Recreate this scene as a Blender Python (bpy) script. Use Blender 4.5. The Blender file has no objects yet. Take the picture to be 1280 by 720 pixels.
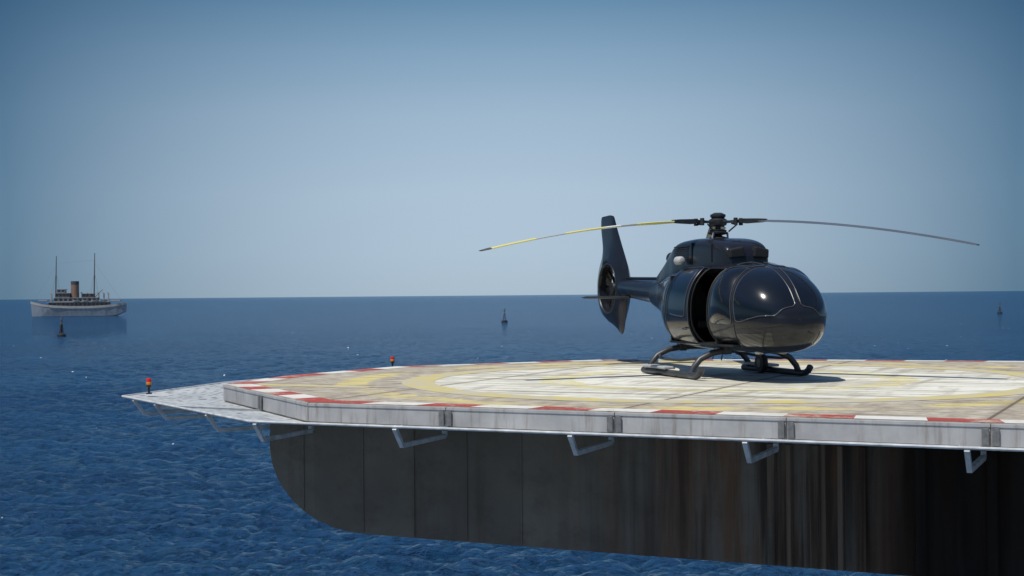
import bpy, bmesh, math, random
import numpy as np
from mathutils import Vector, Matrix
random.seed(3); np.random.seed(3)
scene=bpy.context.scene
scene.view_settings.view_transform='Standard'
scene.view_settings.look='None'
scene.view_settings.exposure=0
WATER_Z=-10.3

# ---------------------------------------------------------------- helpers
def link(o): scene.collection.objects.link(o); return o
def mesh(name,verts,faces,mats,parent=None,smooth=False,loc=None,mi=None,bevel=0,sharp=None):
    m=bpy.data.meshes.new(name); m.from_pydata([tuple(v) for v in verts],[],[tuple(f) for f in faces]); m.update()
    if not isinstance(mats,(list,tuple)): mats=[mats]
    for a in mats: m.materials.append(a)
    bm=bmesh.new(); bm.from_mesh(m); 
    if mi is None:
        bmesh.ops.remove_doubles(bm,verts=bm.verts,dist=1e-5)
        bmesh.ops.recalc_face_normals(bm,faces=bm.faces)
    bm.to_mesh(m); bm.free()
    if smooth:
        for p in m.polygons: p.use_smooth=True
    if mi is not None:
        for p,i in zip(m.polygons,mi): p.material_index=i
    o=bpy.data.objects.new(name,m); link(o)
    if smooth:
        try: m.set_sharp_from_angle(angle=math.radians(sharp if sharp else 40))
        except Exception: pass
    if loc is not None: o.location=loc
    if parent is not None: o.parent=parent
    if bevel:
        b=o.modifiers.new('bevel','BEVEL'); b.width=bevel; b.segments=2; b.limit_method='ANGLE'
    return o
def empty(name,loc,rotz=0,**kw):
    o=bpy.data.objects.new(name,None); o.empty_display_size=.3; link(o); o.location=loc; o.rotation_euler=(0,0,rotz)
    for k,v in kw.items(): o[k]=v
    return o
class G:
    """geometry accumulator for one part"""
    def __init__(s): s.v=[]; s.f=[]
    def add(s,v,f):
        n=len(s.v); s.v+= [tuple(p) for p in v]; s.f+=[tuple(i+n for i in q) for q in f]; return s
    def box(s,x0,x1,y0,y1,z0,z1):
        v=[(x,y,z) for x in (x0,x1) for y in (y0,y1) for z in (z0,z1)]
        return s.add(v,[(0,1,3,2),(4,6,7,5),(0,4,5,1),(2,3,7,6),(0,2,6,4),(1,5,7,3)])
    def tube(s,pts,r,n=10,caps=True,sx=1,sy=1):
        pts=[Vector(p) for p in pts]; rs=r if isinstance(r,(list,tuple)) else [r]*len(pts)
        v=[];f=[]; prev=None
        for i,p in enumerate(pts):
            t=(pts[min(i+1,len(pts)-1)]-pts[max(i-1,0)]).normalized()
            if prev is None:
                a=Vector((0,0,1)) if abs(t.z)<.9 else Vector((1,0,0)); a=(a-t*a.dot(t)).normalized()
            else: a=(prev-t*prev.dot(t)).normalized()
            prev=a; b=t.cross(a)
            for k in range(n):
                q=2*math.pi*(k+(.5 if n==4 else 0))/n; v.append(p+a*math.cos(q)*rs[i]*sx+b*math.sin(q)*rs[i]*sy)
        for i in range(len(pts)-1):
            for k in range(n): f.append((i*n+k,i*n+(k+1)%n,(i+1)*n+(k+1)%n,(i+1)*n+k))
        if caps: f.append(tuple(range(n))); f.append(tuple((len(pts)-1)*n+k for k in range(n)))
        return s.add(v,f)
    def rev(s,prof,n=24,c=(0,0,0),axis='z'):
        v=[];f=[]
        for r,h in prof:
            for k in range(n):
                q=2*math.pi*k/n; a,b=r*math.cos(q),r*math.sin(q)
                v.append((c[0]+a,c[1]+b,c[2]+h) if axis=='z' else ((c[0]+a,c[1]+h,c[2]+b) if axis=='y' else (c[0]+h,c[1]+a,c[2]+b)))
        for i in range(len(prof)-1):
            for k in range(n): f.append((i*n+k,i*n+(k+1)%n,(i+1)*n+(k+1)%n,(i+1)*n+k))
        if prof[0][0]>1e-4: f.append(tuple(range(n)))
        if prof[-1][0]>1e-4: f.append(tuple((len(prof)-1)*n+k for k in range(n)))
        return s.add(v,f)
    def loft(s,rings,caps=True,closed=True):
        n=len(rings[0]); v=[p for r in rings for p in r]; f=[]
        for i in range(len(rings)-1):
            for k in range(n if closed else n-1): f.append((i*n+k,i*n+(k+1)%n,(i+1)*n+(k+1)%n,(i+1)*n+k))
        if caps: f.append(tuple(range(n))); f.append(tuple((len(rings)-1)*n+k for k in range(n)))
        return s.add(v,f)
    def make(s,name,mat,parent=None,**k): return mesh(name,s.v,s.f,mat,parent,**k)

# ---------------------------------------------------------------- node helpers
class NT:
    def __init__(s,mat): s.t=mat.node_tree; s.n=s.t.nodes; s.l=s.t.links
    def new(s,ty,**k):
        n=s.n.new(ty)
        for a,b in k.items(): setattr(n,a,b)
        return n
    def put(s,sock,val):
        if isinstance(val,bpy.types.NodeSocket): s.l.new(val,sock)
        else:
            try: sock.default_value=val
            except Exception: sock.default_value=tuple(val)+(1,)
    def math(s,op,a,b=0,c=0,clamp=False):
        n=s.new('ShaderNodeMath',operation=op,use_clamp=clamp); s.put(n.inputs[0],a); s.put(n.inputs[1],b); s.put(n.inputs[2],c); return n.outputs[0]
    def noise(s,vec,scale,detail=4,rough=.55,dist=0):
        n=s.new('ShaderNodeTexNoise'); s.put(n.inputs['Vector'],vec); n.inputs['Scale'].default_value=scale; n.inputs['Detail'].default_value=detail; n.inputs['Roughness'].default_value=rough; n.inputs['Distortion'].default_value=dist; return n.outputs['Fac']
    def ramp(s,fac,stops,interp='LINEAR'):
        n=s.new('ShaderNodeValToRGB'); n.color_ramp.interpolation=interp; e=n.color_ramp.elements
        while len(e)<len(stops): e.new(.5)
        for i,(p,c) in enumerate(stops):
            e[i].position=p; e[i].color=(tuple(c)+(1,)) if hasattr(c,'__len__') else (c,c,c,1)
        s.put(n.inputs[0],fac); return n.outputs[0]
    def mix(s,fac,a,b,mode='MIX'):
        n=s.new('ShaderNodeMix',data_type='RGBA',blend_type=mode); s.put(n.inputs[0],fac)
        for k,x in ((6,a),(7,b)):
            if isinstance(x,(tuple,list)): n.inputs[k].default_value=tuple(x)[:3]+(1,)
            else: s.l.new(x,n.inputs[k])
        return n.outputs[2]
    def map(s,vec,scale=(1,1,1),rot=(0,0,0),loc=(0,0,0)):
        n=s.new('ShaderNodeMapping'); s.put(n.inputs['Vector'],vec); n.inputs['Scale'].default_value=scale; n.inputs['Rotation'].default_value=rot; n.inputs['Location'].default_value=loc; return n.outputs[0]
    def bump(s,h,strength=.3,dist=.02,normal=None):
        n=s.new('ShaderNodeBump'); s.put(n.inputs['Height'],h); n.inputs['Strength'].default_value=strength; n.inputs['Distance'].default_value=dist
        if normal is not None: s.l.new(normal,n.inputs['Normal'])
        return n.outputs[0]
    def obj(s): return s.new('ShaderNodeTexCoord').outputs['Object']
    def sep(s,v):
        n=s.new('ShaderNodeSeparateXYZ'); s.put(n.inputs[0],v); return n.outputs
def new_mat(name):
    m=bpy.data.materials.new(name); m.use_nodes=True; t=NT(m); b=m.node_tree.nodes['Principled BSDF']; return m,t,b
def simple(name,col,rough=.5,metal=0,var=.15,scale=6,coat=0,bump=0,spec=.5,cr=.04):
    m,t,b=new_mat(name); n=t.noise(t.obj(),scale,5)
    lo=tuple(c*(1-var) for c in col); hi=tuple(min(1,c*(1+var)) for c in col)
    t.put(b.inputs['Base Color'],t.ramp(n,[(.3,lo),(.7,hi)]))
    t.put(b.inputs['Roughness'],t.math('ADD',t.math('MULTIPLY',n,.15*rough),rough*.92))
    b.inputs['Metallic'].default_value=metal; b.inputs['Coat Weight'].default_value=coat; b.inputs['Coat Roughness'].default_value=cr
    b.inputs['Specular IOR Level'].default_value=spec
    if bump: t.put(b.inputs['Normal'],t.bump(t.noise(t.obj(),scale*5,4),bump,.01))
    return m

# ---------------------------------------------------------------- materials
PAINT=simple('dark_paint',(.013,.0145,.020),.22,.0,.2,1.2,coat=.35,cr=.05,spec=.3)
GLASS=simple('tinted_glass',(.004,.005,.006),.015,0,.2,2,coat=.8,spec=.45,cr=.16)
BLACK=simple('black_rubber',(.008,.008,.009),.6)
DARKMET=simple('dark_metal',(.035,.038,.042),.42,.4,.25,10)
STEEL=simple('galvanised_steel',(.50,.51,.52),.6,.0,.3,5)
BOXM=simple('joint_box_grey',(.13,.135,.14),.6,.0,.3,14)
GREYP=simple('grey_equipment',(.40,.41,.42),.5,0,.12,5)
SEATM=simple('seat_leather',(.012,.011,.010),.7)

def deck_mat():
    m,t,b=new_mat('deck_concrete'); o=t.obj(); X=t.sep(o)
    n1=t.noise(o,.55,6,.6); n2=t.noise(o,3.5,6,.65); n3=t.noise(o,22,3,.6)
    streak=t.noise(t.map(o,scale=(.25,2.2,1)),1.0,5,.6)
    base=t.ramp(n1,[(.3,(.40,.37,.28)),(.5,(.54,.52,.41)),(.7,(.64,.63,.54))])
    base=t.mix(t.ramp(n2,[(.35,.6),(.6,0)]),base,(.30,.26,.19))
    du=t.math('SUBTRACT',X[0],4.4); dv=t.math('SUBTRACT',X[1],8.0)
    r=t.math('SQRT',t.math('ADD',t.math('MULTIPLY',du,du),t.math('MULTIPLY',dv,dv)))
    rr=t.math('ADD',r,t.math('MULTIPLY',t.math('SUBTRACT',n1,.5),1.6))
    outm=t.ramp(t.math('DIVIDE',rr,10),[(.58,0),(.66,1)])
    base=t.mix(t.math('MULTIPLY',outm,.65),base,t.mix(t.ramp(n2,[(.35,0),(.65,1)]),(.22,.165,.12),(.50,.43,.34)))
    base=t.mix(t.math('MULTIPLY',t.math('SUBTRACT',1,outm),t.ramp(streak,[(.40,0),(.58,.8)])),base,(.80,.79,.71))
    r2=t.math('ADD',r,t.math('MULTIPLY',t.math('SUBTRACT',n2,.5),.6))
    ring=t.math('MULTIPLY',t.math('GREATER_THAN',r2,3.0),t.math('LESS_THAN',r2,3.7))
    base=t.mix(t.math('MULTIPLY',ring,t.ramp(n2,[(.42,0),(.55,.8)])),base,(.62,.54,.2))
    ring=t.math('MULTIPLY',t.math('GREATER_THAN',r2,7.0),t.math('LESS_THAN',r2,7.6))
    base=t.mix(t.math('MULTIPLY',ring,t.ramp(n1,[(.45,0),(.55,.75)])),base,(.64,.54,.18))
    base=t.mix(t.ramp(t.noise(t.map(o,scale=(1.8,.3,1)),1.2,4),[(.54,0),(.68,.55)]),base,(.24,.19,.14))
    base=t.mix(t.ramp(t.noise(t.map(o,scale=(.35,2.6,1),rot=(0,0,.35)),1.5,5,.65),[(.54,0),(.63,.65)]),base,(.17,.145,.115))
    fu=t.math('ABSOLUTE',t.math('SUBTRACT',t.math('FRACT',t.math('DIVIDE',X[0],5.15)),.5))
    fv=t.math('ABSOLUTE',t.math('SUBTRACT',t.math('FRACT',t.math('DIVIDE',t.math('ADD',X[1],1.1),4.6)),.5))
    j=t.math('MAXIMUM',t.math('GREATER_THAN',fu,.4945),t.math('GREATER_THAN',fv,.4935))
    base=t.mix(t.math('MULTIPLY',j,.85),base,(.07,.055,.045))
    j2=t.math('MAXIMUM',t.ramp(fu,[(.465,0),(.5,1)]),t.ramp(fv,[(.465,0),(.5,1)]))
    base=t.mix(t.math('MULTIPLY',t.math('MULTIPLY',j2,n1),.8),base,(.18,.13,.09))
    base=t.mix(t.ramp(n3,[(.6,0),(.75,.3)]),base,(.15,.13,.11))
    t.put(b.inputs['Base Color'],base); b.inputs['Roughness'].default_value=.85
    t.put(b.inputs['Normal'],t.bump(n3,.35,.01))
    return m
DECK=deck_mat()
def worn(name,col,wear=.5,under=(.47,.44,.35)):
    m,t,b=new_mat(name); o=t.obj(); n=t.noise(o,1.1,8,.72); n2=t.noise(o,14,4,.6)
    w=t.ramp(t.math('ADD',t.math('MULTIPLY',n,.75),t.math('MULTIPLY',n2,.25)),[(wear-.06,0),(wear+.06,.95)])
    c=t.mix(n2,tuple(x*.75 for x in col),col)
    t.put(b.inputs['Base Color'],t.mix(w,c,t.mix(n,tuple(x*.6 for x in under),tuple(x*1.35 for x in under)))); b.inputs['Roughness'].default_value=.75
    return m
YEL=worn('worn_yellow_paint',(.68,.56,.17),.49)
RED=worn('worn_red_paint',(.42,.06,.045),.55)
WHT=worn('worn_white_paint',(.76,.75,.70),.56)

def slabface_mat():
    m,t,b=new_mat('edge_grey_paint'); o=t.obj()
    n=t.noise(o,1.5,6,.6); s=t.noise(t.map(o,scale=(6,6,.6)),1.5,5,.6)
    c=t.ramp(n,[(.3,(.27,.275,.285)),(.7,(.42,.425,.43))])
    c=t.mix(t.ramp(s,[(.52,0),(.7,.6)]),c,(.17,.13,.10))
    t.put(b.inputs['Base Color'],c); b.inputs['Roughness'].default_value=.7; return m
FACE=slabface_mat()
def hull_mat():
    m,t,b=new_mat('rusty_hull'); o=t.obj(); X=t.sep(o)
    n=t.noise(o,.9,6,.6); s=t.noise(t.map(o,scale=(1.7,1.7,.14)),1.6,6,.62); s2=t.noise(t.map(o,scale=(3.6,3.6,.18)),1.2,4,.6)
    sm_=t.noise(t.map(o,scale=(6,6,.08)),1.5,3,.5); bl=t.noise(t.map(o,scale=(1,1,1.3)),1.7,6,.7)
    U=t.math('DIVIDE',X[0],14)
    c=t.ramp(n,[(.3,(.15,.124,.098)),(.7,(.215,.18,.143))])
    pl=t.new('ShaderNodeTexWhiteNoise',noise_dimensions='1D'); t.put(pl.inputs['W'],t.math('FLOOR',t.math('DIVIDE',X[0],.92)))
    c=t.mix(t.math('MULTIPLY',pl.outputs['Value'],.35),c,(.10,.085,.07))
    c=t.mix(t.ramp(bl,[(.5,0),(.68,.4)]),c,(.09,.07,.055))
    right=t.ramp(U,[(.28,0),(.48,1)])
    c=t.mix(t.math('MULTIPLY',right,t.ramp(s,[(.42,0),(.58,.75)])),c,(.16,.078,.042))
    c=t.mix(t.math('MULTIPLY',right,t.ramp(s2,[(.45,0),(.62,.8)])),c,(.04,.028,.021))
    pale=t.ramp(U,[(.50,0),(.56,1),(.62,1),(.67,0)])
    c=t.mix(t.math('MULTIPLY',pale,t.ramp(sm_,[(.52,0),(.6,.7)])),c,(.26,.17,.12))  # rust-brown pale streaks, light on the rib sides painted into the colour
    c=t.mix(t.ramp(s,[(.55,0),(.75,.45)]),c,(.09,.058,.04))
    c=t.mix(t.math('MULTIPLY',t.ramp(U,[(.58,0),(.68,1)]),.92),c,(.009,.007,.006))  # right end painted near black, its deep shade put into the colour
    t.put(b.inputs['Base Color'],c); b.inputs['Roughness'].default_value=.9; b.inputs['Specular IOR Level'].default_value=.1
    t.put(b.inputs['Normal'],t.bump(n,.4,.05)); return m
HULL=hull_mat()
def net_mat():
    m,t,b=new_mat('net_grating'); o=t.obj()
    v=t.new('ShaderNodeTexVoronoi',feature='F1'); t.put(v.inputs['Vector'],t.map(o,scale=(1,.35,1),rot=(0,0,.2))); v.inputs['Scale'].default_value=11; v.inputs['Randomness'].default_value=1
    w=t.ramp(v.outputs['Distance'],[(.22,0),(.38,1)]); n=t.noise(o,1.5,4)
    t.put(b.inputs['Base Color'],t.mix(w,(.13,.145,.155),t.ramp(n,[(.3,(.36,.38,.39)),(.7,(.50,.52,.52))])))
    b.inputs['Roughness'].default_value=.6; t.put(b.inputs['Normal'],t.bump(w,.6,.015)); return m
NET=net_mat()
def water_mat():
    m,t,b=new_mat('sea_water'); g=t.new('ShaderNodeNewGeometry').outputs['Position']
    mp=t.map(g,rot=(0,0,.15),scale=(1,1.3,1))
    fine=t.noise(mp,7.0,4,.65,.2); a=t.noise(mp,2.4,5,.64,.4); c2=t.noise(mp,.7,5,.62,.3); big=t.noise(t.map(g,scale=(.4,1.8,1)),.018,5,.65)
    mid=t.noise(t.map(g,scale=(.5,1.5,1)),.13,6,.7)
    h=t.math('ADD',t.math('MULTIPLY',fine,.10),t.math('ADD',t.math('MULTIPLY',a,.40),t.math('MULTIPLY',c2,.9)))
    nor=t.bump(h,1.0,1.25)
    col=t.mix(t.ramp(big,[(.35,0),(.65,1)]),(.008,.050,.118),(.016,.088,.185))
    col=t.mix(t.ramp(mid,[(.38,.6),(.6,0)]),col,(.004,.025,.062))
    col=t.mix(t.ramp(a,[(.38,.75),(.56,0)]),col,(.002,.012,.030))
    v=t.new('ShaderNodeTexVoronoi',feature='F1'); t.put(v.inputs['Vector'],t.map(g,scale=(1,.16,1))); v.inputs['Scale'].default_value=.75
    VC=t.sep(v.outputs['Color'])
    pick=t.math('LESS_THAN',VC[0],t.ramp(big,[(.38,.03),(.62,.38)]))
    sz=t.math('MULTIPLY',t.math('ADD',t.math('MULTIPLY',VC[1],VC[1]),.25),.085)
    glint=t.math('MULTIPLY',pick,t.math('LESS_THAN',v.outputs['Distance'],sz))  # white specks painted into the sea colour as sun glints on wavelets
    glint=t.math('MULTIPLY',glint,t.math('GREATER_THAN',a,.47))
    t.put(b.inputs['Base Color'],t.mix(glint,col,(.9,.92,.95)))
    b.inputs['Roughness'].default_value=.6; b.inputs['Specular IOR Level'].default_value=0
    t.put(b.inputs['Normal'],nor)
    gl=t.new('ShaderNodeBsdfGlossy'); gl.inputs['Roughness'].default_value=.06; gl.inputs['Color'].default_value=(.74,.88,1,1); t.put(gl.inputs['Normal'],nor)
    fr=t.new('ShaderNodeFresnel'); fr.inputs['IOR'].default_value=1.33; t.put(fr.inputs['Normal'],nor)
    fac=t.math('MULTIPLY',t.math('MINIMUM',t.math('MULTIPLY',fr.outputs[0],.9),.5),t.math('SUBTRACT',1,glint))
    mx=t.new('ShaderNodeMixShader'); t.put(mx.inputs[0],fac); t.l.new(b.outputs[0],mx.inputs[1]); t.l.new(gl.outputs[0],mx.inputs[2])
    t.l.new(mx.outputs[0],m.node_tree.nodes['Material Output'].inputs[0])
    return m
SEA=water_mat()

# ---------------------------------------------------------------- sea
def build_sea():
    r=np.concatenate([np.geomspace(3,45,14,endpoint=False),np.geomspace(45,800,860,endpoint=False),np.geomspace(800,40000,60)])
    f=np.radians(32)
    a=np.concatenate([np.linspace(-f,f,700),np.linspace(f,2*math.pi-f,72)[1:-1]])
    R,A=np.meshgrid(r,a,indexing='ij'); nr,na=R.shape
    X=R*np.sin(A); Y=R*np.cos(A); Z=np.zeros_like(X)
    dr=np.gradient(r)[:,None]
    daz=np.abs(np.gradient(a)); daz[699:]=.09; sp=np.maximum(dr,R*daz[None,:])
    rng=np.random.RandomState(5)
    for i in range(64):
        lam=.65*(4.6/.65)**(rng.rand()**1.1); th=math.radians(262)+rng.randn()*.75
        k=2*math.pi/lam; amp=.0115*lam**.9*(.6+.8*rng.rand())
        w=np.clip((lam/sp-2.2)/2.5,0,1)
        ph=k*(X*math.cos(th)+Y*math.sin(th))+rng.rand()*6.28
        Z+=amp*w*(np.sin(ph)+.25*np.sin(2*ph+1.57))
    V=np.stack([X,Y,Z],-1).reshape(-1,3)
    V=np.vstack([V,[[0,0,0]]])
    I=np.arange(nr*na).reshape(nr,na); J=np.roll(I,-1,axis=1)
    q=np.stack([I[:-1],I[1:],J[1:],J[:-1]],-1).reshape(-1,4)
    tri=np.stack([I[0],J[0],np.full(na,nr*na)],-1)
    m=bpy.data.meshes.new('sea'); m.vertices.add(len(V)); m.vertices.foreach_set('co',V.astype(np.float32).ravel())
    nl=q.size+tri.size; m.loops.add(nl); m.loops.foreach_set('vertex_index',np.concatenate([q.ravel(),tri.ravel()]).astype(np.int32))
    m.polygons.add(len(q)+len(tri))
    st=np.concatenate([np.arange(len(q))*4,q.size+np.arange(len(tri))*3]); m.polygons.foreach_set('loop_start',st.astype(np.int32))
    m.polygons.foreach_set('use_smooth',np.ones(len(st),dtype=bool))
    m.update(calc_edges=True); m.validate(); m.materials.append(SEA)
    o=bpy.data.objects.new('sea',m); link(o); o.location=(0,0,WATER_Z); o['kind']='structure'; o['label']='deep blue rippled open sea'
build_sea()

# ---------------------------------------------------------------- helipad
ROT=math.radians(-25.8)
pad=empty('helipad',(-3.26,22.7,0),ROT,label='octagonal concrete helipad with worn markings above the sea',category='helipad')
P=[(0,0),(-4.2,3.35),(-4.8,6.2),(-4.5,10.4),(-1.1,14.9),(3.5,16.3),(12,17.2),(17,13),(17,4),(12.5,0)]   # clockwise seen from above
n=len(P)
def offset(poly,d):
    out=[]
    N=len(poly)
    for i in range(N):
        p0=Vector(poly[i-1]);p=Vector(poly[i]);p2=Vector(poly[(i+1)%N])
        e1=(p-p0).normalized(); e2=(p2-p).normalized()
        n1=Vector((-e1.y,e1.x)); n2=Vector((-e2.y,e2.x))
        b=(n1+n2); b/= (b.dot(n1)) if abs(b.dot(n1))>1e-6 else 1
        out.append(tuple(p+b*d))
    return out
cx=sum(p[0] for p in P)/n; cy=sum(p[1] for p in P)/n
sgn=1
if (Vector(offset(P,1)[0])-Vector((cx,cy))).length<(Vector(P[0])-Vector((cx,cy))).length: sgn=-1
off=lambda d: offset(P,d*sgn)
g=G()
v=[(x,y,0) for x,y in P]+[(x,y,-.32) for x,y in P]
g.add(v,[tuple(range(n)),tuple(range(2*n-1,n-1,-1))]+[(i,(i+1)%n,n+(i+1)%n,n+i) for i in range(n)])
slab=g.make('deck_slab',DECK,pad); slab['label']='weathered beige concrete slab'
for i in range(n):
    a=Vector(P[i]); b=Vector(P[(i+1)%n]); L=(b-a).length; e=(b-a)/L
    nn=Vector((-e.y,e.x))*sgn
    if i==n-1:
        a,b=b,a; e=-e
        ts=[.0,2.5,5.25,7.75,10.4,L]
    else:
        k=max(1,round(L/2.5)); ts=[L*j/k for j in range(k+1)]
    def bx(g,t0,t1,d0,d1,z0,z1):
        c=[a+e*t0+nn*d0,a+e*t1+nn*d0,a+e*t1+nn*d1,a+e*t0+nn*d1]
        g.add([(p.x,p.y,z) for z in (z0,z1) for p in c],[(0,1,2,3),(4,5,6,7),(0,1,5,4),(1,2,6,5),(2,3,7,6),(3,0,4,7)]); return g
    for j in range(len(ts)-1):
        t0,t1=ts[j]+.006,ts[j+1]-.006
        bx(G(),t0,t1,.002,.02,-.30,-.006).make('edge_plate',FACE,pad,bevel=.004)
        bx(G(),t0,t1,.021,.032,-.055,-.012).make('edge_trim',FACE,pad,bevel=.004)
        if j>0:
            bx(G(),ts[j]-.11,ts[j]-.02,.035,.06,-.29,-.06).make('joint_box',BOXM,pad,bevel=.004)
            bx(G(),ts[j]+.02,ts[j]+.11,.035,.06,-.29,-.06).make('joint_box',BOXM,pad,bevel=.004)
vs=[];fs=[];mi=[]
In=off(-.50); Ou=off(-.02)
for i in range(n):
    a=Vector(Ou[i]);b=Vector(Ou[(i+1)%n]);c=Vector(In[i]);d=Vector(In[(i+1)%n])
    if i==n-1: a,b,c,d=b,a,d,c
    L=(b-a).length; k=int(round(L/.97)); k=max(k,1)
    for j in range(k):
        q=[a.lerp(b,j/k),a.lerp(b,(j+1)/k),c.lerp(d,(j+1)/k),c.lerp(d,j/k)]
        s=len(vs); vs+=[(p.x,p.y,.005) for p in q]; fs.append((s,s+1,s+2,s+3) if i!=n-1 else (s+3,s+2,s+1,s)); mi.append(j%2)
mesh('border_marking',vs,fs,[RED,WHT],pad,mi=mi)['label']='worn red and white border stripes'
g=G(); c=(4.4,8.0); N=120
g.add([(c[0]+r*math.cos(2*math.pi*k/N),c[1]+r*math.sin(2*math.pi*k/N),.0045) for r in (5.72,6.35) for k in range(N)],[(k,(k+1)%N,N+(k+1)%N,N+k) for k in range(N)])
g.make('circle_marking',YEL,pad)['label']='worn yellow touchdown circle'
G().add([(-3.6,3.3,.0045),(-1.0,3.3,.0045),(-1.0,3.7,.0045),(-3.6,3.7,.0045)],[(0,1,2,3)]).make('line_marking',YEL,pad)
# safety net
O1=off(1.5); I1=off(-.08)
O1[0]=(.02,-1.6); O1[1]=(-5.55,2.0)
for i in range(n):
    a,b=Vector(I1[i]),Vector(I1[(i+1)%n]); c_,d=Vector(O1[i]),Vector(O1[(i+1)%n])
    g=G(); v=[(a.x,a.y,-.335),(b.x,b.y,-.335),(d.x,d.y,-.17),(c_.x,c_.y,-.17)]
    g.add(v+[(x,y,z-.02) for x,y,z in v],[(0,1,2,3),(7,6,5,4),(0,4,5,1),(1,5,6,2),(2,6,7,3),(3,7,4,0)])
    g.make('safety_net',NET,pad)
    g=G(); g.tube([(c_.x,c_.y,-.168),(d.x,d.y,-.168)],.02,8); g.make('net_rail',STEEL,pad,smooth=True)
    L=(d-c_).length; k=max(1,int(L/2.5))
    for j in range(1,k):
        p,q=a.lerp(b,j/k),c_.lerp(d,j/k); G().tube([(p.x,p.y,-.32),(q.x,q.y,-.155)],.018,4).make('net_rail',STEEL,pad)
def bracket(p,nn):
    g=G(); i=p-nn*1.5; k=p-nn*.2
    g.tube([(p.x,p.y,-.19),(k.x,k.y,-.455),(i.x,i.y,-.44)],.045,4)
    g.tube([(i.x,i.y,-.445),(i.x,i.y,-.36)],.045,4)
    g.make('net_bracket',STEEL,pad)
for i in range(n):
    a=Vector(O1[i]); b=Vector(O1[(i+1)%n])
    if i==n-1: a,b=b,a
    L=(b-a).length; e=(b-a)/L; nn=Vector((-e.y,e.x))*sgn
    if i==n-1: nn=-nn
    ts=[.1,2.5,5.2,7.6,10.3,12.8] if i==n-1 else ([1.9,4.6,5.9] if i==0 else [L*(j+.5)/max(1,round(L/2.6)) for j in range(max(1,round(L/2.6)))])
    for t_ in ts:
        if t_<L: bracket(a+e*t_,nn)
# girder
prof=[(-.84,-.37),(-.86,-.62),(-.85,-.85),(-.80,-1.06),(-.71,-1.26),(-.58,-1.44),(-.40,-1.62),(-.18,-1.78),(.05,-1.89),(.3,-1.975),(.6,-2.035),(.95,-2.055),(1.5,-2.06),(16.5,-2.06),(16.5,-.37)]
g=G(); V0,V1=.14,13.5
m_=len(prof)
g.add([(u,V0,z) for u,z in prof]+[(u+ (1.5 if u<2 else 0),V1,z) for u,z in prof],[tuple(range(m_)),tuple(range(2*m_-1,m_-1,-1))]+[(i,(i+1)%m_,m_+(i+1)%m_,m_+i) for i in range(m_)])
gd=g.make('hull_girder',HULL,pad,smooth=True,sharp=35); gd['label']='grey-brown rust-streaked steel girder with rounded end'
def botz(u):
    return float(np.interp(u,[p[0] for p in prof[4:13]],[p[1] for p in prof[4:13]]))
for u in (-.2,.92,1.84,2.76,3.68):
    G().box(u-.014,u+.014,V0-.018,V0+.01,botz(u)+.03,-.38).make('panel_seam',HULL,pad)
def rib(u,w,d):
    g=G(); g.add([(u-w,V0+.01,-2.04),(u-w*.6,V0-d,-2.04),(u+w*.6,V0-d,-2.04),(u+w,V0+.01,-2.04),(u-w,V0+.01,-.38),(u-w*.6,V0-d,-.38),(u+w*.6,V0-d,-.38),(u+w,V0+.01,-.38)],[(0,1,5,4),(1,2,6,5),(2,3,7,6),(0,3,2,1),(4,5,6,7)])
    g.make('corrugated_stiffener',HULL,pad)
for u,w,d in ((4.9,.14,.012),(5.55,.2,.015),(6.3,.14,.015),(7.5,.08,.08),(7.75,.05,.1),(8.1,.09,.1),(8.45,.05,.09),(8.75,.07,.1),(9.5,.1,.07),(10.4,.1,.07),(11.6,.08,.07),(13,.1,.07)): rib(u,w,d)
PIER=simple('pier_concrete',(.3,.29,.27),.9,0,.25,1.5)
for (x,y) in ((11.4,4.2),(11.4,11.8)):
    G().rev([(1.0,-2.07),(1.0,-12.5)],28,(x,y,0)).make('support_pier',PIER,pad,smooth=True)

AMB=simple('amber_glass',(.6,.22,.02),.2,0,.05,4); REDG=simple('red_glass',(.6,.02,.01),.2,0,.05,4)
def edge_light(loc):
    e=empty('edge_light',loc,label='small red and amber perimeter light on safety net',category='light',group='perimeter lights around the helipad')
    G().rev([(.06,0),(.06,.02),(.022,.03),(.022,.13),(.05,.14),(.055,.17)],14).make('light_stem',DARKMET,e,smooth=True)
    G().rev([(.048,.171),(.052,.18),(.052,.22),(.046,.23)],16).make('amber_lens',AMB,e,smooth=True)
    G().rev([(.046,.232),(.046,.28),(.032,.305),(.0,.31)],16).make('red_lens',REDG,e,smooth=True)
edge_light((-6.97,27.25,-.15)); edge_light((-3.05,36.1,-.15))

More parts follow.
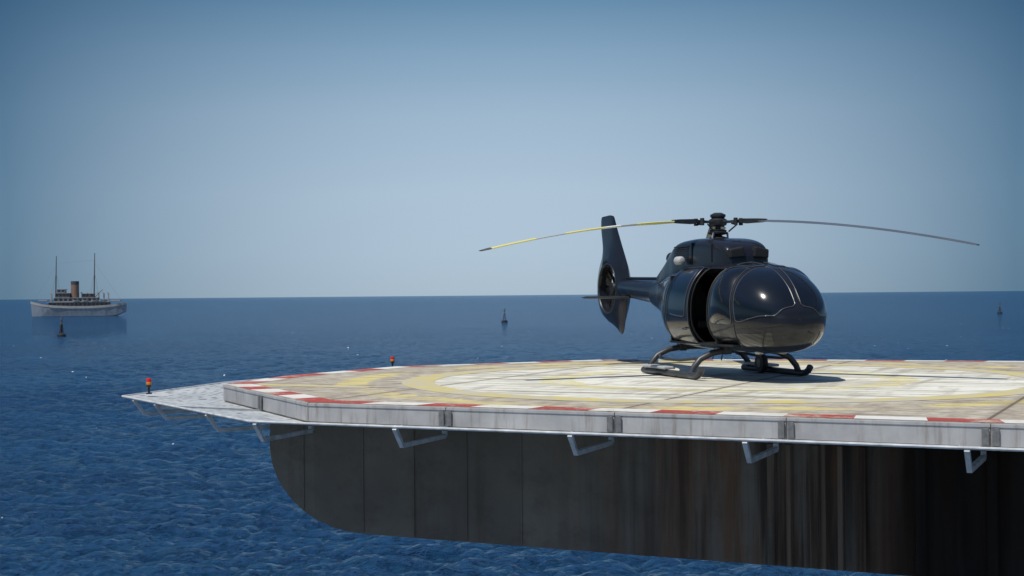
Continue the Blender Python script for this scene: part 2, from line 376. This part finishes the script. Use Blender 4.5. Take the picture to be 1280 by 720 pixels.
# ---------------------------------------------------------------- helicopter
PHI=math.radians(-73)
heli=empty('helicopter',(4.27,29.4,.008),PHI,label='glossy dark blue-black helicopter parked with side door open',category='helicopter')
def catmull(keys,N=1500):
    K=np.array(keys,float); m=len(K)
    t=np.linspace(0,m-1-1e-9,N); i=t.astype(int); f=(t-i)[:,None]
    p0=K[np.maximum(i-1,0)];p1=K[i];p2=K[np.minimum(i+1,m-1)];p3=K[np.minimum(i+2,m-1)]
    return .5*((2*p1)+(-p0+p2)*f+(2*p0-5*p1+4*p2-p3)*f*f+(-p0+3*p1-3*p2+p3)*f**3)
BK=[(-3.1,.27,1.38,1.98,1.68),(-2.5,.33,1.18,2.08,1.66),(-1.9,.5,.92,2.18,1.6),(-1.3,.74,.68,2.24,1.45),(-.7,.93,.56,2.27,1.36),(0,1.0,.53,2.29,1.32),(.8,1.03,.52,2.30,1.30),(1.5,1.04,.52,2.29,1.28),(2.1,1.01,.52,2.23,1.26),(2.55,.95,.53,2.12,1.25),(2.88,.85,.56,1.96,1.25),(3.12,.72,.61,1.78,1.24),(3.28,.56,.70,1.60,1.22),(3.38,.38,.83,1.45,1.20),(3.43,.2,.99,1.31,1.18),(3.44,.01,1.16,1.18,1.17)]
BT=catmull(BK)
def sec(x): return [float(np.interp(x,BT[:,0],BT[:,k])) for k in range(1,5)]
EXP=2.4
def bp(x,th,offs=0):
    """th degrees: 0 starboard, 90 top, 180 port, -90 bottom"""
    def raw(x,th):
        hw,zb,zt,zm=sec(x); q=math.radians(th); c,s=math.cos(q),math.sin(q)
        y=-hw*math.copysign(abs(c)**(2/EXP),c); zz=math.copysign(abs(s)**(2/EXP),s)
        return Vector((x,y,zm+(zt-zm)*zz if zz>0 else zm+(zm-zb)*zz))
    p=raw(x,th)
    if offs:
        x1,x2=max(-3.1,x-.02),min(3.44,x+.02)
        tx=raw(x2,th)-raw(x1,th); tt=raw(x,th+.5)-raw(x,th-.5); nn=tx.cross(tt).normalized()
        cc=Vector((x,0,sec(x)[3]))
        if nn.dot(p-cc)<0: nn=-nn
        p=p+nn*offs
    return p
OX0,OX1,OT0,OT1=.90,1.66,-52,58
xs=sorted(set([round(float(v),4) for v in BT[np.linspace(0,1499,110).astype(int),0]]+[OX0,OX1]))
ths=sorted(set([-90+360*k/120 for k in range(120)]+[float(OT0),float(OT1)]))
vs=[bp(x,t_) for x in xs for t_ in ths]; fs=[]; nt=len(ths)
for i in range(len(xs)-1):
    for k in range(nt):
        k2=(k+1)%nt
        if OX0-1e-3<=xs[i] and xs[i+1]<=OX1+1e-3 and ths[k]>=OT0-.01 and ths[k]<OT1-.01: continue
        fs.append((i*nt+k,i*nt+k2,(i+1)*nt+k2,(i+1)*nt+k))
body=mesh('fuselage',vs,fs,PAINT,heli,smooth=True,sharp=60)
sm=body.modifiers.new('shell','SOLIDIFY'); sm.thickness=.03; sm.offset=-1
RIM=simple('window_rim',(.055,.06,.068),.35,0,.1,5)
def patch(name,corners,mat,offs=.008,nu=20,nv=20,thick=.012,port=False,rim=True,rr=.0085,bulge=0):
    """corners (x,th): low-front, low-back, top-back, top-front"""
    (a,b,c,d)=[Vector(q) for q in corners]; g=G(); V=[]
    def sc(u,v):
        U=2*u-1;W=2*v-1
        U2=U*math.sqrt(max(0,1-.12*W**6)); W2=W*math.sqrt(max(0,1-.12*U**6)); return (U2+1)/2,(W2+1)/2
    for off_ in (offs,offs-thick):
        for i in range(nu+1):
            for j in range(nv+1):
                u,v_=sc(i/nu,j/nv); p=(a.lerp(b,u)).lerp(d.lerp(c,u),v_)
                bb=bulge*(1-(2*i/nu-1)**2)*(1-(2*j/nv-1)**4)
                th=180-p[1] if port else p[1]; V.append(bp(p[0],th,off_+bb))
    F=[];m1=(nu+1)*(nv+1); idx=lambda i,j:i*(nv+1)+j
    for i in range(nu):
        for j in range(nv):
            F.append((idx(i,j),idx(i+1,j),idx(i+1,j+1),idx(i,j+1))); 
            F.append((m1+idx(i,j+1),m1+idx(i+1,j+1),m1+idx(i+1,j),m1+idx(i,j)))
    bd=[idx(i,0) for i in range(nu+1)]+[idx(nu,j) for j in range(1,nv+1)]+[idx(i,nv) for i in range(nu-1,-1,-1)]+[idx(0,j) for j in range(nv-1,0,-1)]
    for k in range(len(bd)): F.append((bd[k],bd[(k+1)%len(bd)],m1+bd[(k+1)%len(bd)],m1+bd[k]))
    o=mesh(name,V,F,mat,heli,smooth=True,sharp=50)
    if rim:
        g=G(); g.tube([V[k] for k in bd]+[V[bd[0]],V[bd[1]]],rr,6,caps=False); g.make(name+'_rim',RIM,o,smooth=True)
    return o
for port in (False,True):
    patch('windshield',[(3.36,4),(2.66,-8),(2.36,87),(3.40,87)],GLASS,port=port,nu=36,nv=34)
    patch('chin_window',[(3.3,-26),(2.6,-22),(2.6,-50),(3.22,-56)],GLASS,port=port,rim=False)
    patch('front_window',[(2.58,-10),(1.76,-10),(1.74,62),(2.28,70)],GLASS,port=port,bulge=.085,nu=30,nv=30)
    patch('roof_window',[(2.26,73),(1.76,68),(1.76,86),(2.3,87)],GLASS,port=port,nv=8)
patch('cabin_window',[(1.6,-3),(.2,-3),(.25,53),(1.55,54)],GLASS,port=True)
patch('rear_window',[(-.05,-3),(-.6,0),(-.5,46),(-.05,50)],GLASS,port=True)
dr=patch('sliding_door',[(.89,-50),(-.36,-48),(-.30,54),(.89,56)],PAINT,offs=.07,thick=.04,nu=30,nv=30); dr['label']='side door slid back open'
w=patch('door_window',[(.76,-4),(-.2,-2),(-.14,46),(.76,50)],GLASS,offs=.078,thick=.015); w.parent=dr
h=G(); h.tube([bp(.8,-18,.08),bp(.8,-18,.12),bp(.62,-18,.12),bp(.62,-18,.08)],.012,6); h.make('door_handle',DARKMET,dr,smooth=True)
def sline(pts,r=.006,offs=.002):
    P_=[]
    for (x0,t0),(x1,t1) in zip(pts,pts[1:]):
        for k in range(12): P_.append(bp(x0+(x1-x0)*k/12,t0+(t1-t0)*k/12,offs))
    P_.append(bp(*pts[-1],offs)); g=G(); g.tube(P_,r,6); return g
sline([(OX0,OT0),(OX1,OT0),(OX1,OT1),(OX0,OT1),(OX0,OT0)],.014).make('door_frame',BLACK,heli,smooth=True)
sline([(2.5,-50),(1.71,-52),(1.69,66),(2.3,72),(2.62,-10),(2.5,-50)],.007).make('panel_joint',BLACK,heli,smooth=True)
sline([(3.40,-14),(2.72,-16),(2.62,-16)],.007).make('panel_joint',BLACK,heli,smooth=True)
sline([(-.7,-42),(-1.5,-24),(-1.6,33),(-.7,43),(-.7,-42)],.006).make('panel_joint',BLACK,heli,smooth=True)
sline([(.9,58),(-1.2,58)],.018,.02).make('door_rail',DARKMET,heli,smooth=True)
G().box(-.6,2.4,-.85,.85,.66,.7).make('cabin_floor',BLACK,heli)
G().box(-.65,-.6,-.8,.8,.7,2.05).make('cabin_bulkhead',BLACK,heli)
G().box(1.75,1.79,-.9,.9,.7,1.9).make('cabin_partition',BLACK,heli)
def seat(x,y):
    g=G(); g.loft([[(x+a,y+b,z) for a,b in ((-.25,-.22),(.25,-.24),(.25,.24),(-.25,.22))] for z in (.98,1.06,1.12)])
    g.loft([[(x-.28+dx+a,y+b*s,z) for a,b in ((-.06,-.22),(.07,-.22),(.07,.22),(-.06,.22))] for z,dx,s in ((1.1,0,1),(1.4,-.03,1.05),(1.68,-.07,.9),(1.72,-.08,.5),(1.9,-.1,.5))])
    g.make('seat',SEATM,heli,bevel=.03)
for x,y in ((.35,-.5),(.35,0),(.35,.5)): seat(x,y)
# tail boom
rings=[]
for k in range(30):
    f=k/29; x=-2.7-2.55*f; r=.30-.09*f; zc=1.70+.13*f
    rings.append([(x,r*math.sin(q)*.95,zc+r*math.cos(q)) for q in [2*math.pi*j/32 for j in range(32)]])
G().loft(rings).make('tail_boom',PAINT,heli,smooth=True)
G().loft([[(x,.05*math.cos(q),z+.03*math.sin(q)) for q in [2*math.pi*j/12 for j in range(12)]] for x,z in ((-2.6,2.02),(-5.1,2.06))]).make('drive_shaft_cover',PAINT,heli,smooth=True)
# fenestron + fin
FC=(-6.0,1.82); DR=.61
shape=[(-5.05,1.82),(-4.98,2.1),(-5.05,2.35),(-5.25,2.62),(-5.45,2.88),(-5.72,3.25),(-5.95,3.6),(-6.2,3.64),(-6.80,3.62),(-6.84,3.45),(-6.68,3.05),(-6.68,2.75),(-6.88,2.4),(-7.04,2.0),(-7.0,1.6),(-6.8,1.25),(-6.45,1.02),(-6.05,.92),(-5.74,.82),(-5.52,.70),(-5.40,.71),(-5.32,.85),(-5.24,1.08),(-5.12,1.4)]
def shape_pts(N):
    S=[Vector(p) for p in shape]; L=[0]
    for i in range(len(S)): L.append(L[-1]+(S[(i+1)%len(S)]-S[i]).length)
    out=[]
    for k in range(N):
        d=L[-1]*k/N; i=max(j for j in range(len(S)) if L[j]<=d); f=(d-L[i])/(L[i+1]-L[i]); out.append(S[i].lerp(S[(i+1)%len(S)],f))
    return out
N=96; sp=shape_pts(N)
rings2=[]
for side in (-1,1):
    R_=[]
    for f in (0,.05,.22,.55,.9,1.0):
        row=[]
        for p in sp:
            ang=math.atan2(p[1]-FC[1],p[0]-FC[0]); inn=Vector((FC[0]+DR*math.cos(ang),FC[1]+DR*math.sin(ang)))
            q=inn.lerp(p,f); d=(q-Vector(FC)).length
            if f==0: th=.15
            elif f==.05: th=.185
            elif f<.9: th=max(.045,.185*math.exp(-max(0,d-.6)/.6))
            else: th=.03 if f<1 else .008
            row.append((q.x,side*th,q.y))
        R_.append(row)
    rings2.append(R_)
order=rings2[0][::-1]+rings2[1]
g=G(); g.loft(order,caps=False)
g.loft([rings2[0][-1],rings2[1][-1]],caps=False)
g.make('tail_fin',PAINT,heli,smooth=True,sharp=50)
G().tube([(FC[0]+DR*math.cos(q),-.165,FC[1]+DR*math.sin(q)) for q in [2*math.pi*k/48 for k in range(50)]],.026,6,caps=False).make('duct_lip',DARKMET,heli,smooth=True)
fan=G(); fan.rev([(.13,-.06),(.15,-.02),(.15,.1),(.0,.16)],20,(FC[0],0,FC[1]),'y')
for k in range(10):
    q=2*math.pi*(k+.13*(k%2))/10; c,s=math.cos(q),math.sin(q)
    def pt(r,w,y): return (FC[0]+r*c-w*s,y,FC[1]+r*s+w*c)
    fan.add([pt(.12,-.05,-.02),pt(.12,.05,.03),pt(.58,.06,.02),pt(.58,-.06,-.01),pt(.12,-.05,-.008),pt(.12,.05,.042),pt(.58,.06,.032),pt(.58,-.06,.002)],[(0,1,2,3),(4,5,6,7),(0,1,5,4),(1,2,6,5),(2,3,7,6),(3,0,4,7)])
for k in range(10):
    q=.4+2*math.pi*k/10; fan.tube([(FC[0]+.1*math.cos(q),.11,FC[1]+.1*math.sin(q)),(FC[0]+.6*math.cos(q+.2),.11,FC[1]+.6*math.sin(q+.2))],.035,6)
fan.make('tail_rotor',BLACK,heli,smooth=True,sharp=30)
foil=[(0,0),(.06,.5),(.25,.95),(.5,.8),(.8,.35),(1,0.02),(.8,-.3),(.5,-.65),(.25,-.8),(.06,-.5)]
rings=[]
for y in (-1.22,-1.2,-.6,0,.6,1.2,1.22):
    s=.5 if abs(y)>1.21 else 1; rings.append([(-4.55-.48*c,y,1.60+.035*s*h_) for c,h_ in foil])
G().loft(rings).make('horizontal_stabiliser',DARKMET,heli,smooth=True)
# engine cowling
CK=[(1.40,.38,2.2,2.40,2.2),(1.32,.46,2.15,2.58,2.2),(1.1,.52,2.1,2.70,2.25),(.7,.56,2.05,2.78,2.3),(.2,.58,2.0,2.81,2.3),(-.4,.58,2.0,2.81,2.3),(-1.0,.56,1.95,2.76,2.25),(-1.4,.5,1.9,2.60,2.2),(-1.9,.42,1.88,2.36,2.1),(-2.7,.25,1.8,2.10,1.95)]
CT=catmull(CK,60); rings=[]
for x,hw,zb,zt,zm in CT:
    row=[]
    for j in range(80):
        q=2*math.pi*j/80; c,s=math.cos(q),math.sin(q); y=hw*math.copysign(abs(c)**(2/5.5),c); z=math.copysign(abs(s)**(2/5.5),s)
        row.append((x,y,zm+(zt-zm)*z if z>0 else zm+(zm-zb)*z))
    rings.append(row)
G().loft(rings).make('engine_cowling',PAINT,heli,smooth=True,sharp=45)
for sy in (-1,1):
    g=G(); g.loft([[(x,sy*(yy),z) for yy,z in ((.08,2.38+dz),(.42,2.36+dz),(.43,2.54+dz*.4),(.12,2.60+dz*.4))] for x,dz in ((1.44,.0),(.9,.04))]); g.make('air_intake',BLACK,heli,bevel=.03)
for k in range(6): G().box(-.9,-.2,-.60,-.57,2.42+.045*k,2.44+.045*k).make('cowling_louvre',BLACK,heli)
G().box(-.02,-.008,-.596,-.5,2.3,2.72).make('cowling_joint',BLACK,heli)
G().box(.86,.872,-.566,-.5,2.3,2.66).make('cowling_joint',BLACK,heli)
G().tube([(-1.8,-.0,2.42),(-2.15,-.0,2.46),(-2.4,-.0,2.46)],[.12,.13,.14],18).make('exhaust_pipe',DARKMET,heli,smooth=True)
G().rev([(.0,.12),(.06,.10),(.09,.04),(.09,-.14),(.0,-.16)],18,(-.3,-.72,2.36),'x').make('filter_can',GREYP,heli,smooth=True)
# mast, hub
G().rev([(.24,2.79),(.16,2.84),(.085,2.86),(.06,2.9),(.055,3.22)],20).make('rotor_mast',DARKMET,heli,smooth=True)
G().rev([(.10,2.88),(.2,2.90),(.21,2.93),(.17,2.95),(.18,2.98),(.10,3.0)],24).make('swashplate',DARKMET,heli,smooth=True)
for k in range(3):
    q=1+k*2.09; G().tube([(.2*math.cos(q),.2*math.sin(q),2.78),(.19*math.cos(q+.2),.19*math.sin(q+.2),2.93)],.022,6).make('control_rod',GREYP,heli,smooth=True)
G().rev([(.09,3.06),(.17,3.08),(.19,3.13),(.19,3.19),(.13,3.23),(.16,3.26),(.16,3.30),(.08,3.34),(0,3.34)],24).make('rotor_hub',DARKMET,heli,smooth=True)
def blade_mat():
    m,t,b=new_mat('blade_paint'); X=t.sep(t.obj())
    n=t.noise(t.obj(),3,4)
    yel=(.68,.64,.20)
    c=t.ramp(t.math('DIVIDE',X[0],5.4),[(0,(.06,.06,.065)),(.19,yel),(.36,(.40,.45,.48)),(.43,(.72,.72,.68)),(.50,yel),(.66,(.40,.46,.50)),(.78,yel),(.955,(.03,.03,.03))],'CONSTANT')
    t.put(b.inputs['Base Color'],t.mix(t.math('MULTIPLY',n,.2),c,(.4,.42,.42))); b.inputs['Roughness'].default_value=.4; return m
YB=blade_mat(); DB=simple('grey_blade_paint',(.10,.11,.125),.35,0,.1,3)
TB=simple('pale_blade_paint',(.36,.35,.28),.45,0,.1,3)
def sag(r): return 3.15-.62*(max(0,r-.5)/4.85)**1.75
def blade(world_ang,mat,lab):
    ang=math.radians(world_ang)-PHI
    g=G(); rings=[]
    for r in [.95,1.05,1.3]+list(np.linspace(1.6,5.2,24))+[5.3,5.345]:
        ch=.35 if r>1.3 else .16+.19*max(0,(r-.95)/.35)
        if r>5.2: ch=.35-.12*(r-5.2)/.145
        tw=math.radians(9-1.6*r); z0=sag(r); th=.04 if r>1.2 else .06
        row=[]
        for c,h_ in foil:
            a_=(.28-c)*ch; b_=h_*th*.5*(ch/.35+.2)
            row.append((r,a_*math.cos(tw)-b_*math.sin(tw),z0+a_*math.sin(tw)+b_*math.cos(tw)))
        rings.append(row)
    g.loft(rings); o=g.make('rotor_blade',mat,heli,smooth=True,sharp=50); o.rotation_euler=(0,0,ang); o['label']=lab
    g=G(); g.loft([[(r,w*a_,3.15+hh*b_) for a_,b_ in ((-1,-1),(1,-1),(1,1),(-1,1))] for r,w,hh in ((.16,.12,.025),(.3,.06,.025),(.5,.08,.035),(.62,.09,.05),(.95,.08,.04),(1.08,.07,.03))])
    g.tube([(.4,-.16,3.11),(.4,.05,3.11)],.03,8); g.tube([(.46,.12,3.22),(.46,.12,3.07)],.045,10); g.tube([(.46,-.12,3.22),(.46,-.12,3.07)],.045,10)
    g.tube([(.18,.12,2.95),(.36,.16,3.1)],.018,6)
    c_=g.make('blade_grip',DARKMET,heli,bevel=.008); c_.rotation_euler=(0,0,ang)
blade(180+25,YB,'blade painted with yellow and white bands'); blade(-35,DB,'dark grey blade'); blade(90-5,TB,'pale grey-green blade')
# skids
SK=simple('skid_paint',(.04,.043,.048),.4,0,.2,8)
for sy in (-1,1):
    g=G(); pts=[(-1.25,sy*1.17,.068),(1.35,sy*1.17,.068),(1.5,sy*1.17,.085),(1.62,sy*1.17,.14),(1.69,sy*1.17,.21)]
    g.tube(pts,.066,12); g.make('skid',SK,heli,smooth=True)
    G().box(-1.0,.15,sy*1.17-.13,sy*1.17+.13,.14,.2).make('step_plate',GREYP,heli,bevel=.02)
for x in (1.2,-.95):
    pts=[(x,-1.17,.1),(x,-1.12,.22),(x,-.98,.38),(x,-.72,.5),(x,-.4,.55),(x,0,.56),(x,.4,.55),(x,.72,.5),(x,.98,.38),(x,1.12,.22),(x,1.17,.1)]
    g=G(); g.tube(pts,.062,12); g.make('cross_tube',SK,heli,smooth=True)
    for sy in (-1,1): G().box(x-.1,x+.1,sy*.42-.08,sy*.42+.08,.47,.62).make('tube_clamp',DARKMET,heli,bevel=.01)
for sy in (-1,1):
    g=G(); g.tube([(1.15,sy*.95,.40),(.55,sy*1.13,.34),(-.35,sy*1.13,.34),(-.93,sy*.95,.40)],.03,8); g.make('boarding_step',SK,heli,smooth=True)
G().rev([(.07,-.06),(.19,-.06),(.21,-.03),(.21,.03),(.19,.06),(.07,.06)],24,(.0,.96,.215),'y').make('ground_handling_wheel',BLACK,heli,smooth=True)
G().rev([(.09,-.066),(.0,-.066)],20,(.0,.96,.215),'y').make('wheel_hub',GREYP,heli)
LL=simple('lamp_lens',(.5,.5,.48),.1,0,.05,3,coat=1)
for sy in (-1,1): G().rev([(.0,-.07),(.07,-.05),(.1,0),(.1,.05)],18,(2.3,sy*.25,.56)).make('landing_lamp',LL,heli,smooth=True)
G().tube([(.2,0,.55),(.1,0,.3)],.012,6).make('antenna',BLACK,heli)
G().tube([(-.6,.2,.56),(-.75,.2,.28)],.01,6).make('antenna',BLACK,heli)
G().tube([(3.25,.25,.95),(3.48,.25,.93)],.010,6).make('pitot_tube',DARKMET,heli)

# ---------------------------------------------------------------- steam yacht
SW=simple('ship_hull_paint',(.20,.23,.27),.6,0,.12,.1,spec=.2); SU=simple('ship_upper_paint',(.32,.31,.30),.6,0,.1,.2,spec=.2)
SBUFF=simple('buff_paint',(.20,.12,.085),.6,0,.1,.5); SDARK=simple('ship_dark',(.05,.055,.065),.6); WOODM=simple('mast_wood',(.09,.08,.075),.6)
RIG=simple('rigging_wire',(.2,.22,.24),.6)
ship=empty('steam_yacht',(-295,970,WATER_Z),math.radians(6),label='grey classic steam yacht with two masts and buff funnel',category='ship')
st=[(-32.5,.15,9.6),(-30,1.4,8.9),(-25,3.2,7.8),(-17,4.9,6.8),(-5,5.5,6.2),(8,5.5,6.2),(18,4.9,6.7),(25,3.7,7.5),(29,2.3,8.1),(31.2,.9,8.6)]
rings=[]
for x,w,z in st:
    zb=-2 if x<20 else -2+ (x-20)*.42
    wl=w*(.75 if x<-10 else .88); xb=x*(1 if x>-28 else .96)
    rings.append([(xb,-wl*.5,zb),(xb,-wl*.9,max(zb+.6,.2)),(x,-w,z),(x,w,z),(xb,wl*.9,max(zb+.6,.2)),(xb,wl*.5,zb)])
G().loft(rings).make('hull',SW,ship)
for side in (-1,1):
    g=G()
    for (x0,w0,z0),(x1,w1,z1) in zip(st,st[1:]):
        g.add([(x0,side*(w0+.04),z0-.9),(x1,side*(w1+.04),z1-.9),(x1,side*(w1+.06),z1+.7),(x0,side*(w0+.06),z0+.7)],[(0,1,2,3)])
    g.make('bulwark',SU,ship)
for side in (-1,1):
    for x in np.arange(-24,24,3.2):
        w_=float(np.interp(x,[s[0] for s in st],[s[1] for s in st])); G().rev([(.3,-.06),(.3,.06)],8,(float(x),side*(w_*.965+.05),4.4),'y').make('porthole',SDARK,ship)
def house(x0,x1,w,z0,z1,nw,mat):
    h=G().box(x0,x1,-w,w,z0,z1).make('deckhouse',mat,ship,bevel=.15)
    G().box(x0-.8,x1+.8,-w-.7,w+.7,z1+.01,z1+.22).make('roof',SU,h)
    dx=(x1-x0)/nw
    for k in range(nw):
        for s in (-1,1): G().box(x0+dx*(k+.2),x0+dx*(k+.8),s*w-.05,s*w+.05,z0+.7,z1-.4).make('window',SDARK,h)
SU2=simple('ship_wood_upper',(.15,.125,.105),.6,0,.15,.3)
house(-20,20,3.9,6.4,9.4,14,SU2); house(-16.5,12,3.4,9.65,12.4,9,SU); house(-15.5,-6,3.0,12.65,15.6,4,SU2); house(-14.5,-9,2.4,15.9,18.2,2,SU); house(2,10,2.3,12.65,15.2,3,SU2)
G().rev([(2.8,9.3),(2.7,21.5)],20,(-3,0,0)).make('funnel',SBUFF,ship,smooth=True)
G().rev([(2.74,21.51),(2.74,23.8),(2.1,23.85)],20,(-3,0,0)).make('funnel_top',SDARK,ship,smooth=True)
for x in (1.5,5.5,-9.5,12.5,16,19,-19):
    G().tube([(x,1.5,9.5),(x,1.5,15.5),(x-.8,1.5,16)],.5,8).make('ventilator',SU,ship,smooth=True)
for x,h_ in ((-16,41),(9.5,43)):
    g=G(); g.tube([(x,0,5),(x+.4,0,22),(x+.8,0,h_)],[.5,.42,.24],8); g.tube([(x+.5,-2.2,26),(x+.5,2.2,26)],.12,6); g.make('mast',WOODM,ship,smooth=True)
    for a in (-4,4):
        for s in (-1,1): G().tube([(x+a,s*4.6,7),(x+.6,0,30)],.06,4).make('shroud',RIG,ship)
    G().tube([(x,0,12),(x+6,0,18)],.2,6).make('derrick',WOODM,ship,smooth=True)
G().tube([(-32,0,8),(-15.4,0,34)],.05,4).make('stay',RIG,ship); G().tube([(10.3,0,36),(30,0,7.5)],.05,4).make('stay',RIG,ship); G().tube([(-15.4,0,36),(10.2,0,38)],.05,4).make('stay',RIG,ship)
for x in (-1,5,11,16):
    for s in (-1,1):
        g=G(); g.loft([[(x+dx,s*4.7+w_*a,10.1+b*hh) for a,b in ((-1,1),(-.7,0),(0,-.4),(.7,0),(1,1))] for dx,w_,hh in ((-2.3,.1,.9),(-1.2,.8,.9),(1.2,.8,.9),(2.3,.1,.9))]); g.make('lifeboat',SU,ship)
G().loft([[(x,-4,10.2),(x,0,10.9),(x,4,10.2),(x,0,10.8)] for x in (20.9,27.5)]).make('awning',SU2,ship)
G().loft([[(x,-3.4,10.6),(x,0,11.2),(x,3.4,10.6),(x,0,11.1)] for x in (-27,-21)]).make('awning',SU2,ship)

# ---------------------------------------------------------------- buoys
BB=simple('buoy_paint',(.02,.023,.028),.6); BY=simple('buoy_yellow',(.25,.19,.05),.6)
def buoy(x,y,H,lab):
    b=empty('navigation_buoy',(x,y,WATER_Z),random.random()*3,label=lab,category='buoy',group='navigation buoys off the helipad')
    k=H/6
    G().rev([(.5*k,-1*k),(1.25*k,-.6*k),(1.35*k,.1*k),(1.3*k,.75*k),(.95*k,.95*k),(.4*k,1.0*k)],20).make('float',BB,b,smooth=True)
    g=G()
    for q in range(4):
        a=math.pi/4+q*math.pi/2; g.tube([(.7*k*math.cos(a),.7*k*math.sin(a),.95*k),(.22*k*math.cos(a),.22*k*math.sin(a),3.9*k)],.12*k,6)
    for z,r in ((1.9,.54),(2.9,.38)):
        for q in range(4):
            a=math.pi/4+q*math.pi/2; a2=a+math.pi/2; g.tube([(r*k*math.cos(a),r*k*math.sin(a),z*k),(r*k*math.cos(a2),r*k*math.sin(a2),z*k)],.06*k,5)
    g.add([(.35*k,-.02,1.2*k),(-.35*k,-.02,1.2*k),(-.25*k,-.02,3.4*k),(.25*k,-.02,3.4*k),(.35*k,.02,1.2*k),(-.35*k,.02,1.2*k),(-.25*k,.02,3.4*k),(.25*k,.02,3.4*k)],[(0,1,2,3),(4,5,6,7),(0,1,5,4),(1,2,6,5),(2,3,7,6),(3,0,4,7)])
    g.make('tower',BB,b)
    G().rev([(.35*k,3.85*k),(.35*k,4.1*k),(.15*k,4.15*k),(.15*k,4.4*k)],12).make('lantern',BY,b,smooth=True)
    G().rev([(.5*k,4.45*k),(.02,5.15*k)],12).make('topmark',BB,b,smooth=True)
    G().rev([(.5*k,5.25*k),(.02,5.95*k)],12).make('topmark',BB,b,smooth=True)
buoy(-142,448,6.2,'dark navigation buoy floating near the yacht')
buoy(-3.4,620,6.2,'dark navigation buoy alone on open sea')
buoy(254,741,6.0,'dark navigation buoy near the horizon')

# ---------------------------------------------------------------- light, sky, camera
sunv=Vector((-.30,-.31,.905)).normalized()
L=bpy.data.lights.new('sun','SUN'); L.energy=4.0; L.angle=math.radians(.53); L.color=(1,.965,.89)
so=bpy.data.objects.new('sun',L); link(so); so.rotation_euler=sunv.to_track_quat('Z','Y').to_euler()
el=math.asin(sunv.z); az=math.atan2(sunv.x,sunv.y)
W=bpy.data.worlds.new('World'); scene.world=W; W.use_nodes=True
t=NT(W); bg=W.node_tree.nodes['Background']; ST=.085
sky=t.new('ShaderNodeTexSky',sky_type='NISHITA'); sky.sun_disc=False; sky.sun_elevation=el; sky.sun_rotation=az; sky.air_density=1.0; sky.dust_density=1.0; sky.ozone_density=1.5
dirv=t.new('ShaderNodeTexCoord').outputs['Generated']; D=t.sep(dirv)
def S(r,g,b): return tuple((((c/255+.055)/1.055)**2.4)/ST/8 for c in (r,g,b))
haze=t.ramp(t.math('MULTIPLY',D[2],2),[(0,S(172,192,208)),(.06,S(176,197,215)),(.14,S(176,197,216)),(.25,S(160,185,207)),(.34,S(132,164,191)),(.42,S(96,137,169)),(.7,S(70,110,150))])
haze=t.mix(1.0,haze,(8,8,8),'MULTIPLY')
sd=t.math('MINIMUM',t.math('MULTIPLY',t.math('MULTIPLY',D[0],D[0]),9.0),1.0)
hz=t.mix(1.0,haze,t.mix(sd,(1,1,1),(.26,.38,.47)),'MULTIPLY')
f=t.ramp(D[2],[(.22,.94),(.5,.15)])
nis=t.mix(1.0,sky.outputs[0],(.7,.85,1.05),'MULTIPLY')
t.l.new(t.mix(f,nis,hz),bg.inputs[0]); bg.inputs[1].default_value=ST

cam=bpy.data.cameras.new('camera'); cam.lens=50; cam.sensor_width=36; cam.clip_end=60000; cam.clip_start=.1
co=bpy.data.objects.new('camera',cam); link(co)
M=Matrix.Translation((0,0,1.69))@Matrix.Rotation(math.radians(90.274),4,'X')@Matrix.Rotation(math.radians(-.49),4,'Z')
co.matrix_world=M
scene.camera=co
